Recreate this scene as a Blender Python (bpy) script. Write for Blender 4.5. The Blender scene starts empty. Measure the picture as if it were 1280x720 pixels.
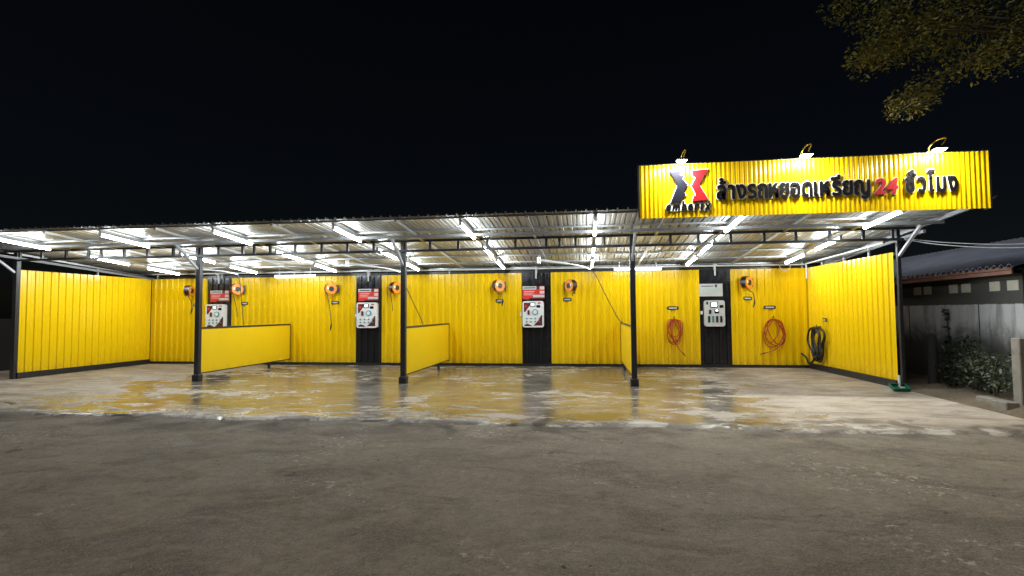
import bpy, math, random
from mathutils import Vector, Matrix, noise
rnd = random.Random(7)
R = math.radians
SC = bpy.context.scene
COL = SC.collection

# ------------------------------------------------------------------ camera, world, sun, exposure
cd = bpy.data.cameras.new("camera")
cd.sensor_width = 36.0
cd.lens = 665.14 / 1280 * 36.0
cd.clip_end = 2000
cam = bpy.data.objects.new("camera", cd)
COL.objects.link(cam)
def cam_matrix(yaw, pitch, roll, h):
    f = Vector((-math.sin(yaw), math.cos(yaw), 0)); r = Vector((math.cos(yaw), math.sin(yaw), 0)); u = Vector((0, 0, 1))
    f2 = f * math.cos(pitch) + u * math.sin(pitch); u2 = u * math.cos(pitch) - f * math.sin(pitch)
    r3 = r * math.cos(roll) - u2 * math.sin(roll); u3 = r * math.sin(roll) + u2 * math.cos(roll)
    m = Matrix.Identity(4)
    for i in range(3):
        m[i][0] = r3[i]; m[i][1] = u3[i]; m[i][2] = -f2[i]
    m[2][3] = h
    return m
cam.matrix_world = cam_matrix(0.1367, 0.0464, 0.0072, 1.6)
SC.camera = cam

SUN_EL, SUN_AZ = R(48), R(226)          # azimuth clockwise from +y: behind the camera
W = bpy.data.worlds.new("World"); SC.world = W; W.use_nodes = True
nt = W.node_tree; bg = nt.nodes["Background"]
sky = nt.nodes.new("ShaderNodeTexSky"); sky.sky_type = 'NISHITA'; sky.sun_disc = False
sky.sun_elevation = SUN_EL; sky.sun_rotation = SUN_AZ
nt.links.new(sky.outputs[0], bg.inputs[0]); bg.inputs[1].default_value = 0.0007
sl = bpy.data.lights.new("street_fill", 'SUN'); sl.energy = 0.9; sl.angle = R(35); sl.color = (1.0, 0.93, 0.83)  # sun lamp added as fill, standing in for unseen street light
so = bpy.data.objects.new("street_fill", sl); COL.objects.link(so)
sdir = Vector((math.sin(SUN_AZ) * math.cos(SUN_EL), math.cos(SUN_AZ) * math.cos(SUN_EL), math.sin(SUN_EL)))
so.rotation_euler = sdir.to_track_quat('Z', 'Y').to_euler()
vs = SC.view_settings; vs.view_transform = 'Standard'; vs.look = 'None'; vs.exposure = 0.36; vs.gamma = 1.0; vs.use_curve_mapping = False
cy = SC.cycles
cy.use_denoising = True; cy.use_adaptive_sampling = False; cy.max_bounces = 7; cy.diffuse_bounces = 4; cy.glossy_bounces = 4
cy.sample_clamp_indirect = 6.0; cy.caustics_reflective = False; cy.caustics_refractive = False
cy.use_light_tree = True; cy.blur_glossy = 0.5
TUBE_POWER = 64.0
FLOOD_POWER = 760.0

# ------------------------------------------------------------------ main dimensions (metres, from the calibrated view)
XL, XR, YB, YP = -14.35, 6.22, 15.96, 11.84
ZT = 2.80                       # top of wall sheets
XP = [-9.36, -4.16, 1.03]       # partition posts
YF, YK = 9.90, 16.35            # roof front and back edge
ZR, SL = 3.33, 0.0755
RX0, RX1 = -14.95, 6.80
def roof_z(y): return ZR + SL * (YP - y)

# ------------------------------------------------------------------ materials
def nodes_of(name):
    m = bpy.data.materials.new(name); m.use_nodes = True
    n = m.node_tree
    return m, n, n.nodes["Principled BSDF"]
def mixc(n, fac, a, b, kind='MIX'):
    x = n.nodes.new("ShaderNodeMix"); x.data_type = 'RGBA'; x.blend_type = kind
    for s, v in ((x.inputs[0], fac), (x.inputs[6], a), (x.inputs[7], b)):
        if isinstance(v, bpy.types.NodeSocket): n.links.new(v, s)
        else: s.default_value = v if not isinstance(v, tuple) else (v + (1,))[:4]
    return x.outputs[2]
def mth(n, op, a, b=0.0, clamp=False):
    x = n.nodes.new("ShaderNodeMath"); x.operation = op; x.use_clamp = clamp
    for s, v in ((x.inputs[0], a), (x.inputs[1], b)):
        if isinstance(v, bpy.types.NodeSocket): n.links.new(v, s)
        else: s.default_value = v
    return x.outputs[0]
def rng(n, v, a, b, c=0.0, d=1.0, smooth=True):
    x = n.nodes.new("ShaderNodeMapRange"); x.interpolation_type = 'SMOOTHSTEP' if smooth else 'LINEAR'
    n.links.new(v, x.inputs[0])
    for i, q in zip((1, 2, 3, 4), (a, b, c, d)): x.inputs[i].default_value = q
    return x.outputs[0]
def pos(n, scale=(1, 1, 1), rot=(0, 0, 0)):
    g = n.nodes.new("ShaderNodeNewGeometry"); mp = n.nodes.new("ShaderNodeMapping")
    n.links.new(g.outputs["Position"], mp.inputs[0])
    mp.inputs["Scale"].default_value = scale; mp.inputs["Rotation"].default_value = rot
    return mp.outputs[0]
def noi(n, vec, scale, detail=4.0, rough=0.55, dist=0.0):
    x = n.nodes.new("ShaderNodeTexNoise"); n.links.new(vec, x.inputs["Vector"])
    x.inputs["Scale"].default_value = scale; x.inputs["Detail"].default_value = detail
    x.inputs["Roughness"].default_value = rough; x.inputs["Distortion"].default_value = dist
    return x.outputs["Fac"]
def bump(n, b, h, strength, dist=0.01):
    x = n.nodes.new("ShaderNodeBump"); n.links.new(h, x.inputs["Height"])
    x.inputs["Strength"].default_value = strength; x.inputs["Distance"].default_value = dist
    n.links.new(x.outputs[0], b.inputs["Normal"])
def paint(name, col, rough=0.4, metal=0.0, var=0.12, scale=3.0, bmp=0.0, dirt=None, spec=0.5):
    """A painted, plastic or metal surface with faint uneven colour and gloss."""
    m, n, b = nodes_of(name)
    v = pos(n); f = noi(n, v, scale, 5)
    dark = tuple(c * (1 - var) for c in col); light = tuple(min(1, c * (1 + var)) for c in col)
    c = mixc(n, f, dark, light)
    if dirt:
        g = rng(n, noi(n, v, scale * 0.7, 6, 0.7), 0.52, 0.75)
        c = mixc(n, g, c, dirt)
    n.links.new(c, b.inputs["Base Color"])
    n.links.new(rng(n, noi(n, v, scale * 2.3, 3), 0.3, 0.7, max(0.02, rough - 0.07), rough + 0.07), b.inputs["Roughness"])
    b.inputs["Metallic"].default_value = metal
    b.inputs["Specular IOR Level"].default_value = spec
    if bmp: bump(n, b, noi(n, v, 60, 3), bmp)
    return m
def emit(name, col, power):
    m, n, b = nodes_of(name)
    b.inputs["Base Color"].default_value = (0.8, 0.8, 0.8, 1)
    b.inputs["Emission Color"].default_value = col + (1,)
    b.inputs["Emission Strength"].default_value = power
    return m

def yellow_sheet_mat(name, rough, vstreak):
    m, n, b = nodes_of(name)
    v = pos(n)
    c = mixc(n, noi(n, v, 0.8, 5), (0.81, 0.535, 0.003), (0.88, 0.585, 0.006))
    st = noi(n, pos(n, (9, 9, 0.5)), 1.0, 5, 0.6)                # faint run marks down the sheet
    c = mixc(n, rng(n, st, 0.55, 0.8, 0, vstreak), c, (0.45, 0.27, 0.02))
    sep = n.nodes.new("ShaderNodeSeparateXYZ"); n.links.new(v, sep.inputs[0])
    spl = mth(n, 'MULTIPLY', rng(n, sep.outputs[2], 0.75, 0.12), noi(n, v, 4, 6, 0.7))
    c = mixc(n, rng(n, spl, 0.35, 0.8, 0, 0.4), c, (0.32, 0.2, 0.03))  # splash dirt near the floor
    n.links.new(c, b.inputs["Base Color"])
    n.links.new(rng(n, noi(n, v, 2.2, 4), 0.3, 0.75, rough - 0.02, rough + 0.05), b.inputs["Roughness"])
    return m
M = {}
M['yellow'] = yellow_sheet_mat("yellow_painted_sheet", 0.20, 0.03)
M['yellow_flat'] = yellow_sheet_mat("yellow_painted_panel", 0.42, 0.08)
M['yellow_sign'] = yellow_sheet_mat("yellow_sign_sheet", 0.24, 0.06)
M['black_sheet'] = paint("black_painted_sheet", (0.012, 0.012, 0.015), 0.2, var=0.3)
M['black_steel'] = paint("dark_painted_steel", (0.018, 0.019, 0.023), 0.38, var=0.3, scale=8, dirt=(0.04, 0.036, 0.03))
M['grey_steel'] = paint("galvanised_steel", (0.50, 0.52, 0.54), 0.38, metal=0.85, var=0.15, scale=9)
M['pale_steel'] = paint("pale_primed_steel", (0.50, 0.53, 0.56), 0.45, var=0.15, scale=7)
M['dull_steel'] = paint("dull_grey_steel", (0.17, 0.18, 0.19), 0.45, var=0.2, scale=7)
M['white_pipe'] = paint("white_pipe_plastic", (0.72, 0.74, 0.74), 0.35, var=0.06)
M['housing'] = paint("white_lamp_housing", (0.8, 0.8, 0.8), 0.35, var=0.05)
M['tube'] = emit("lit_white_tube", (0.90, 0.97, 1.0), TUBE_POWER)
M['tube'].cycles.emission_sampling = 'FRONT'
M['tube_dim'] = emit("lit_dim_tube", (0.92, 0.97, 1.0), 16.0); M['tube_dim'].cycles.emission_sampling = 'FRONT'
M['flood'] = emit("lit_flood_lens", (1.0, 0.97, 0.86), FLOOD_POWER); M['flood'].cycles.emission_sampling = 'FRONT'
M['screen'] = emit("lit_display", (0.9, 0.95, 1.0), 1.6)
M['orange'] = paint("orange_plastic", (0.80, 0.26, 0.012), 0.35, var=0.1)
M['black_plastic'] = paint("black_plastic", (0.012, 0.012, 0.012), 0.4, var=0.3)
M['rubber'] = paint("black_rubber", (0.012, 0.012, 0.013), 0.5, var=0.3, scale=20)
M['red_hose'] = paint("red_rubber_hose", (0.42, 0.05, 0.012), 0.45, var=0.25, scale=12)
M['white'] = paint("white_plastic", (0.74, 0.75, 0.76), 0.35, var=0.06)
M['grey_panel'] = paint("grey_white_panel", (0.52, 0.53, 0.52), 0.4, var=0.08)
M['red'] = paint("red_print", (0.62, 0.03, 0.02), 0.4, var=0.15)
M['maroon'] = paint("maroon_print", (0.10, 0.012, 0.012), 0.4, var=0.2)
M['pink'] = paint("pale_pink_print", (0.75, 0.55, 0.52), 0.4, var=0.08)
M['teal'] = paint("teal_button", (0.05, 0.22, 0.24), 0.4)
M['green_print'] = paint("pale_green_print", (0.38, 0.52, 0.42), 0.5)
M['navy'] = paint("navy_sign_acrylic", (0.005, 0.006, 0.015), 0.6, var=0.15, spec=0.12)
M['sign_red'] = paint("red_sign_acrylic", (0.46, 0.009, 0.016), 0.5, var=0.1, spec=0.3)
M['sign_black'] = paint("black_sign_acrylic", (0.004, 0.004, 0.006), 0.6, var=0.2, spec=0.12)
M['sign_white'] = paint("white_sign_acrylic", (0.82, 0.82, 0.80), 0.35, var=0.04)
M['gold'] = paint("brass_yellow_lamp_arm", (0.55, 0.40, 0.06), 0.35, metal=0.3, var=0.2)
M['green'] = paint("green_plastic", (0.015, 0.13, 0.07), 0.4, var=0.2)
M['bark'] = paint("bark", (0.06, 0.045, 0.03), 0.85, var=0.4, scale=12, bmp=0.4)
M['pinkwood'] = paint("faded_red_fascia", (0.27, 0.135, 0.10), 0.7, var=0.35, scale=5)
M['vent'] = paint("pale_vent_block", (0.55, 0.53, 0.44), 0.8, var=0.15, scale=10, bmp=0.1)
M['roof_tile'] = paint("dark_blue_fibre_cement", (0.19, 0.22, 0.30), 0.7, var=0.4, scale=2.5, bmp=0.05)
M['post_conc'] = paint("weathered_concrete", (0.19, 0.18, 0.155), 0.85, var=0.35, scale=7, bmp=0.3, dirt=(0.08, 0.08, 0.06))
M['dark_wood'] = paint("dark_weathered_post", (0.03, 0.03, 0.026), 0.85, var=0.4, scale=9, bmp=0.3)
M['stone'] = paint("pale_stone_chips", (0.34, 0.31, 0.27), 0.8, var=0.3, scale=30)
M['twig'] = paint("dry_leaf_bits", (0.06, 0.045, 0.03), 0.8, var=0.4, scale=30)

def roof_mat():
    m, n, b = nodes_of("zinc_roof_sheet")
    v = pos(n)
    c = mixc(n, noi(n, v, 1.3, 4), (0.36, 0.36, 0.345), (0.50, 0.50, 0.48))
    c = mixc(n, rng(n, noi(n, pos(n, (5, 0.6, 1)), 1.2, 5, 0.65), 0.5, 0.75, 0, 0.6), c, (0.27, 0.25, 0.20))
    n.links.new(c, b.inputs["Base Color"]); b.inputs["Metallic"].default_value = 0.55
    n.links.new(rng(n, noi(n, v, 5, 4), 0.3, 0.7, 0.34, 0.46), b.inputs["Roughness"])
    bump(n, b, noi(n, pos(n, (1, 0.5, 1)), 3.0, 3), 0.06, 0.01)
    return m
M['roof'] = roof_mat()

def slab_mat():
    m, n, b = nodes_of("wet_concrete_slab")
    v = pos(n)
    sep = n.nodes.new("ShaderNodeSeparateXYZ"); n.links.new(v, sep.inputs[0])
    X, Y = sep.outputs[0], sep.outputs[1]
    S = lambda sc, a, b_, vec=v, det=6, ro=0.62, di=0.4: rng(n, noi(n, vec, sc, det, ro, di), a, b_)
    big = S(0.55, 0.38, 0.62); mid = S(1.9, 0.34, 0.66); fine = S(17, 0.35, 0.65)
    brush = S(1.0, 0.42, 0.62, pos(n, (1.2, 2.3, 1), (0, 0, 0.3)), 8, 0.66, 0.9)     # trowel and run-off marks
    brush2 = S(1.0, 0.45, 0.62, pos(n, (1.1, 3.2, 1), (0, 0, -0.35)), 8, 0.68, 0.7)
    base = mixc(n, mid, (0.275, 0.228, 0.180), (0.47, 0.405, 0.335))
    base = mixc(n, mth(n, 'MULTIPLY', big, 0.55), base, (0.19, 0.150, 0.105))
    base = mixc(n, mth(n, 'MULTIPLY', brush, 0.55), base, (0.54, 0.50, 0.44))
    base = mixc(n, mth(n, 'MULTIPLY', brush2, 0.52), base, (0.16, 0.125, 0.09))
    base = mixc(n, mth(n, 'MULTIPLY', fine, 0.32), base, (0.13, 0.105, 0.082))
    # pale dry apron at the right front and along the front lip
    apr = mth(n, 'MULTIPLY', rng(n, mth(n, 'ADD', X, mth(n, 'MULTIPLY', mid, 0.5)), 2.6, 3.2), rng(n, mth(n, 'ADD', Y, mth(n, 'MULTIPLY', mid, 0.35)), 11.0, 10.8))
    base = mixc(n, mth(n, 'MULTIPLY', mth(n, 'MULTIPLY', apr, mth(n, 'SUBTRACT', 1.0, mth(n, 'MULTIPLY', brush2, 0.8))), 0.45), base, (0.50, 0.44, 0.375))
    dk = mth(n, 'MULTIPLY', mth(n, 'SUBTRACT', rng(n, X, 3.0, 3.5), rng(n, X, 3.7, 4.3)), rng(n, Y, 10.2, 11.6))   # dark wet run below the last machine
    base = mixc(n, mth(n, 'MULTIPLY', mth(n, 'MULTIPLY', dk, mid), 0.8), base, (0.09, 0.06, 0.04))
    sc_ = mth(n, 'MULTIPLY', rng(n, mth(n, 'ADD', Y, mth(n, 'MULTIPLY', mid, 0.25)), 8.22, 7.98), mth(n, 'ADD', 0.35, mth(n, 'MULTIPLY', brush, 0.5)))
    base = mixc(n, sc_, base, (0.60, 0.59, 0.56))      # lime scum left along the lip
    tong = mth(n, 'MULTIPLY', rng(n, mth(n, 'SUBTRACT', Y, mth(n, 'MULTIPLY', S(0.9, 0.40, 0.66), 0.75)), 8.15, 7.75), rng(n, mid, 0.15, 0.6))
    base = mixc(n, mth(n, 'MULTIPLY', tong, 0.8), base, (0.10, 0.082, 0.064))          # road dirt carried onto the slab in tongues
    # wetness
    wx = mth(n, 'MULTIPLY', rng(n, X, -13.5, -7.5), rng(n, X, 4.8, 2.0))
    wy = rng(n, Y, 7.7, 8.8, 0.72, 1.0)
    wn = mth(n, 'ADD', mth(n, 'MULTIPLY', mth(n, 'MULTIPLY', wx, wy), 0.57),
             mth(n, 'ADD', mth(n, 'MULTIPLY', big, 0.24), mth(n, 'MULTIPLY', mth(n, 'SUBTRACT', 1.0, brush), 0.30)))
    wet = rng(n, wn, 0.56, 0.86)
    wetc = mixc(n, 1.0, base, (0.72, 0.75, 0.76), 'MULTIPLY')
    n.links.new(mixc(n, wet, base, wetc), b.inputs["Base Color"])
    ro = mth(n, 'SUBTRACT', mth(n, 'ADD', 0.58, mth(n, 'MULTIPLY', mid, 0.08)), mth(n, 'MULTIPLY', mth(n, 'POWER', wet, 0.6), mth(n, 'ADD', 0.52, mth(n, 'MULTIPLY', mid, 0.08))))
    n.links.new(ro, b.inputs["Roughness"])
    h = mth(n, 'ADD', mth(n, 'MULTIPLY', mid, 0.8), mth(n, 'ADD', mth(n, 'MULTIPLY', mth(n, 'ADD', brush, brush2), 0.7), mth(n, 'MULTIPLY', fine, 0.22)))
    bn = n.nodes.new("ShaderNodeBump"); n.links.new(h, bn.inputs["Height"]); bn.inputs["Distance"].default_value = 0.02
    n.links.new(mth(n, 'SUBTRACT', 0.6, mth(n, 'MULTIPLY', wet, 0.475)), bn.inputs["Strength"])
    n.links.new(bn.outputs[0], b.inputs["Normal"])
    return m
M['slab'] = slab_mat()

def road_mat():
    m, n, b = nodes_of("worn_dusty_asphalt")
    v = pos(n)
    S = lambda sc, a, b_, vec=v, det=6, ro=0.62, di=0.4: rng(n, noi(n, vec, sc, det, ro, di), a, b_)
    sep = n.nodes.new("ShaderNodeSeparateXYZ"); n.links.new(v, sep.inputs[0])
    big = S(0.4, 0.38, 0.62); mid = S(1.5, 0.33, 0.67, det=8, ro=0.66); g2 = S(13, 0.36, 0.66); grit = S(75, 0.40, 0.66, det=2)
    st = S(1.0, 0.46, 0.64, pos(n, (0.9, 1.5, 1), (0, 0, -0.35)), 8, 0.7, 0.9)
    c = mixc(n, mid, (0.165, 0.140, 0.110), (0.345, 0.303, 0.250))
    c = mixc(n, mth(n, 'MULTIPLY', big, 0.5), c, (0.32, 0.28, 0.228))
    c = mixc(n, mth(n, 'MULTIPLY', st, 0.72), c, (0.105, 0.086, 0.066))
    c = mixc(n, mth(n, 'MULTIPLY', g2, 0.40), c, (0.11, 0.094, 0.076))
    c = mixc(n, mth(n, 'MULTIPLY', grit, 0.42), c, (0.44, 0.40, 0.345))
    # damp dark grime washed off the slab lip
    nearlip = rng(n, sep.outputs[1], 6.3, 7.6)
    c = mixc(n, mth(n, 'MULTIPLY', mth(n, 'MULTIPLY', nearlip, S(0.9, 0.45, 0.62, det=7)), 0.75), c, (0.050, 0.038, 0.030))
    # worn patches where the pale aggregate shows
    wear = mth(n, 'MULTIPLY', S(0.55, 0.52, 0.62), S(15, 0.56, 0.64, det=4, ro=0.75))
    c = mixc(n, mth(n, 'MULTIPLY', wear, 0.9), c, (0.60, 0.57, 0.52))
    vo = n.nodes.new("ShaderNodeTexVoronoi"); vo.feature = 'DISTANCE_TO_EDGE'; vo.inputs["Scale"].default_value = 0.42
    wv = n.nodes.new("ShaderNodeVectorMath"); wv.operation = 'ADD'
    nz_ = n.nodes.new("ShaderNodeTexNoise"); n.links.new(v, nz_.inputs["Vector"]); nz_.inputs["Scale"].default_value = 2.2; nz_.inputs["Detail"].default_value = 6
    n.links.new(v, wv.inputs[0]); n.links.new(nz_.outputs["Color"], wv.inputs[1]); n.links.new(wv.outputs[0], vo.inputs["Vector"])
    crack = mth(n, 'MULTIPLY', rng(n, vo.outputs["Distance"], 0.010, 0.002), S(0.6, 0.53, 0.66))
    c = mixc(n, mth(n, 'MULTIPLY', crack, 0.8), c, (0.03, 0.026, 0.022))
    n.links.new(c, b.inputs["Base Color"])
    n.links.new(rng(n, mid, 0, 1, 0.6, 0.9), b.inputs["Roughness"])
    b.inputs["Specular IOR Level"].default_value = 0.3
    h = mth(n, 'ADD', mth(n, 'MULTIPLY', grit, 0.25), mth(n, 'ADD', mth(n, 'MULTIPLY', g2, 0.45), mth(n, 'ADD', mth(n, 'MULTIPLY', mid, 1.2), mth(n, 'MULTIPLY', st, 0.6))))
    bump(n, b, h, 0.9, 0.022)
    return m
M['road'] = road_mat()

def soil_mat(name, a, bcol):
    m, n, b = nodes_of(name)
    v = pos(n)
    c = mixc(n, noi(n, v, 2.5, 7, 0.7), a, bcol)
    c = mixc(n, rng(n, noi(n, v, 18, 4, 0.7), 0.5, 0.7, 0, 0.6), c, tuple(x * 0.4 for x in a))
    n.links.new(c, b.inputs["Base Color"]); b.inputs["Roughness"].default_value = 0.95
    bump(n, b, noi(n, v, 25, 5, 0.7), 0.8, 0.03)
    return m
M['ground'] = soil_mat("dark_yard_soil", (0.004, 0.004, 0.0035), (0.009, 0.008, 0.006))
M['soil'] = soil_mat("brown_verge_soil", (0.075, 0.055, 0.035), (0.20, 0.16, 0.11))

def plaster_mat():
    m, n, b = nodes_of("grimy_whitewashed_wall")
    v = pos(n)
    sep = n.nodes.new("ShaderNodeSeparateXYZ"); n.links.new(v, sep.inputs[0])
    big = noi(n, v, 1.1, 6, 0.65, 0.4); st = noi(n, pos(n, (4, 4, 0.5)), 1.0, 5, 0.65)
    c = mixc(n, big, (0.44, 0.445, 0.46), (0.68, 0.685, 0.70))
    c = mixc(n, rng(n, st, 0.46, 0.68, 0, 0.75), c, (0.17, 0.17, 0.16))
    hz = mth(n, 'ADD', sep.outputs[2], mth(n, 'MULTIPLY', mth(n, 'SUBTRACT', big, 0.5), 1.1))
    c = mixc(n, rng(n, hz, 1.38, 0.80, 0, 0.94), c, (0.055, 0.055, 0.045))     # mould rising from the ground
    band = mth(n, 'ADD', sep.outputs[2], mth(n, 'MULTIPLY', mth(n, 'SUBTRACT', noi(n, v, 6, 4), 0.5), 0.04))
    c = mixc(n, rng(n, band, 1.69, 1.71, 0, 1), c, mixc(n, big, (0.05, 0.05, 0.045), (0.11, 0.11, 0.10)))  # darker upper band
    n.links.new(c, b.inputs["Base Color"]); b.inputs["Roughness"].default_value = 0.9
    bump(n, b, noi(n, v, 14, 5), 0.3, 0.02)
    return m
M['plaster'] = plaster_mat()

def leaf_mat(name, a, bcol):
    m, n, b = nodes_of(name)
    oi = n.nodes.new("ShaderNodeNewGeometry")
    c = mixc(n, oi.outputs["Random Per Island"], a, bcol)
    n.links.new(c, b.inputs["Base Color"]); b.inputs["Roughness"].default_value = 0.55
    return m
M['leaf_tree'] = leaf_mat("tree_leaf", (0.04, 0.052, 0.006), (0.19, 0.175, 0.016))
M['leaf_dark'] = leaf_mat("dark_shrub_leaf", (0.010, 0.020, 0.008), (0.03, 0.045, 0.018))
M['leaf_pale'] = leaf_mat("pale_shrub_leaf", (0.022, 0.036, 0.016), (0.095, 0.12, 0.065))

# ------------------------------------------------------------------ mesh helpers
class MB:
    def __init__(s): s.v = []; s.f = []; s.sm = []
    def add(s, vs, fs, smooth=False):
        o = len(s.v); s.v += [tuple(p) for p in vs]; s.f += [tuple(i + o for i in f) for f in fs]; s.sm += [smooth] * len(fs)
    def box(s, a, b, ch=0.0):
        x0, y0, z0 = [min(p, q) for p, q in zip(a, b)]; x1, y1, z1 = [max(p, q) for p, q in zip(a, b)]
        if ch <= 0:
            vs = [(x0,y0,z0),(x1,y0,z0),(x1,y1,z0),(x0,y1,z0),(x0,y0,z1),(x1,y0,z1),(x1,y1,z1),(x0,y1,z1)]
            s.add(vs, [(0,3,2,1),(4,5,6,7),(0,1,5,4),(1,2,6,5),(2,3,7,6),(3,0,4,7)])
        else:   # vertical edges and the top and bottom rims chamfered
            def ring(d, z): return [(x0+d+ch,y0+d,z),(x1-d-ch,y0+d,z),(x1-d,y0+d+ch,z),(x1-d,y1-d-ch,z),(x1-d-ch,y1-d,z),(x0+d+ch,y1-d,z),(x0+d,y1-d-ch,z),(x0+d,y0+d+ch,z)]
            rs = [ring(ch, z0), ring(0, z0+ch), ring(0, z1-ch), ring(ch, z1)]
            vs = sum(rs, []); fs = [tuple(range(7,-1,-1)), tuple(range(24,32))]
            for k in range(3):
                for i in range(8):
                    j = (i+1) % 8; fs.append((k*8+i, k*8+j, k*8+8+j, k*8+8+i))
            s.add(vs, fs)
        return s
    def bar(s, p, q, w, h, up=(0,0,1)):
        p, q = Vector(p), Vector(q); d = (q-p).normalized(); u = Vector(up)
        if abs(d.dot(u)) > 0.99: u = Vector((0,1,0))
        a = d.cross(u).normalized(); b = a.cross(d).normalized()
        vs = []
        for c in (p, q):
            for i, j in ((-1,-1),(1,-1),(1,1),(-1,1)): vs.append(c + a*(i*w/2) + b*(j*h/2))
        s.add(vs, [(3,2,1,0),(4,5,6,7),(0,1,5,4),(1,2,6,5),(2,3,7,6),(3,0,4,7)])
        return s
    def tube(s, pts, r, n=10, cap=True, closed=False):
        pts = [Vector(p) for p in pts]; rs = r if isinstance(r, (list, tuple)) else [r]*len(pts)
        rings = []; prev = None
        for i, p in enumerate(pts):
            d = (pts[min(i+1, len(pts)-1)] - pts[max(i-1, 0)]).normalized()
            if prev is None:
                a = d.cross(Vector((0,0,1)));
                if a.length < 0.05: a = d.cross(Vector((0,1,0)))
            else: a = prev - d*prev.dot(d)
            a.normalize(); prev = a; b = d.cross(a)
            rings.append([p + (a*math.cos(t) + b*math.sin(t))*rs[i] for t in [2*math.pi*k/n for k in range(n)]])
        vs = sum(rings, []); fs = []
        for i in range(len(rings)-1):
            for k in range(n):
                j = (k+1) % n; fs.append((i*n+k, i*n+j, i*n+n+j, i*n+n+k))
        s.add(vs, fs, True)
        if cap: s.add(rings[0], [tuple(range(n-1,-1,-1))]); s.add(rings[-1], [tuple(range(n))])
        return s
    def disc(s, c, axis, r, t, n=20):
        c = Vector(c); a = Vector(axis).normalized()
        return s.tube([c - a*t/2, c + a*t/2], r, n)
    def prism(s, poly, y0, y1):   # polygon in (x, z), from y0 (front) to y1
        n = len(poly); vs = [(x,y0,z) for x,z in poly] + [(x,y1,z) for x,z in poly]
        area = sum(poly[i][0]*poly[(i+1)%n][1] - poly[(i+1)%n][0]*poly[i][1] for i in range(n))
        fr = tuple(range(n)) if area > 0 else tuple(range(n-1,-1,-1))
        fs = [fr, tuple(i+n for i in reversed(fr))]
        for k in range(n):
            i, j = fr[k], fr[(k+1)%n]; fs.append((j, i, i+n, j+n))
        s.add(vs, fs); return s
    def build(s, name, mat, parent=None, loc=(0,0,0)):
        me = bpy.data.meshes.new(name)
        L = Vector(loc)
        me.from_pydata([tuple(Vector(p) - L) for p in s.v], [], s.f); me.update()
        for p, k in zip(me.polygons, s.sm): p.use_smooth = k
        if mat: me.materials.append(mat)
        o = bpy.data.objects.new(name, me); COL.objects.link(o)
        if parent: o.parent = parent
        else: o.location = L
        return o
def tag(o, label=None, cat=None, group=None, kind=None):
    if label: o["label"] = label
    if cat: o["category"] = cat
    if group: o["group"] = group
    if kind: o["kind"] = kind
    return o
def empty(name, loc, label, cat, group=None, rz=0):
    o = bpy.data.objects.new(name, None); o.empty_display_size = 0.1; COL.objects.link(o)
    o.location = loc; o.rotation_euler = (0,0,rz)
    return tag(o, label, cat, group)
def copy_tree(o, parent=None):
    c = o.copy(); COL.objects.link(c)
    if parent: c.parent = parent
    for ch in list(o.children): copy_tree(ch, c)
    return c
def rrect(x0, z0, x1, z1, r, n=4):
    out = []
    for cx, cz, a0 in ((x1-r,z0+r,-90),(x1-r,z1-r,0),(x0+r,z1-r,90),(x0+r,z0+r,180)):
        for k in range(n+1):
            a = R(a0 + 90*k/n); out.append((cx + r*math.cos(a), cz + r*math.sin(a)))
    return out
def corrugated(p0, p1, z0, z1, pitch, depth, prof, side=1, nz=7, wob=0.004, seed=0):
    """Ribbed sheet from p0 to p1; prof is a list of (fraction of the pitch, height 0..1)."""
    mb = MB(); p0, p1 = Vector(p0), Vector(p1); L = (p1-p0).length; d = (p1-p0)/L; nrm = Vector((d.y, -d.x, 0))*side
    us = []; k = 0
    while k*pitch < L:
        for f, h in prof:
            u = (k+f)*pitch
            if u < L: us.append((u, h))
        k += 1
    us.append((L, prof[0][1]))
    cols = len(us); vs = []
    for j in range(nz+1):
        z = z0 + (z1-z0)*j/nz
        for u, h in us:
            w = wob*(noise.noise(Vector((u*0.9, z*1.1, seed)))*1.6)
            q = p0 + d*u + nrm*(h*depth + w); vs.append((q.x, q.y, z))
    fs = []
    for j in range(nz):
        for i in range(cols-1):
            fs.append((j*cols+i, j*cols+i+1, (j+1)*cols+i+1, (j+1)*cols+i))
    mb.add(vs, fs); return mb
RIB = [(0,0),(0.30,0),(0.31,0.12),(0.44,0.12),(0.45,0),(0.76,0),(0.83,1),(0.94,1)]
RIB2 = [(0,0),(0.46,0),(0.56,1),(0.86,1),(0.96,0)]
WAVE = [(k/8, 0.5-0.5*math.cos(2*math.pi*k/8)) for k in range(8)]
def catmull(pts, n=8):
    pts = [Vector(p) for p in pts]; P = [pts[0]*2-pts[1]] + pts + [pts[-1]*2-pts[-2]]; out = []
    for i in range(1, len(P)-2):
        for k in range(n):
            t = k/n; a, b, c, d = P[i-1], P[i], P[i+1], P[i+2]
            out.append(0.5*((2*b) + (c-a)*t + (2*a-5*b+4*c-d)*t*t + (3*b-a-3*c+d)*t**3))
    out.append(pts[-1]); return out

# ------------------------------------------------------------------ setting: ground, road, slab, verge
g = MB(); g.add([(-400,-300,-0.06),(400,-300,-0.06),(400,500,-0.06),(-400,500,-0.06)], [(0,1,2,3)])
tag(g.build("ground", M['ground']), kind="structure")
rd = MB(); rd.add([(-45,-30,-0.035),(45,-30,-0.035),(45,8.2,-0.035),(-45,8.2,-0.035)], [(0,1,2,3)])
tag(rd.build("road", M['road']), kind="structure")
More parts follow.
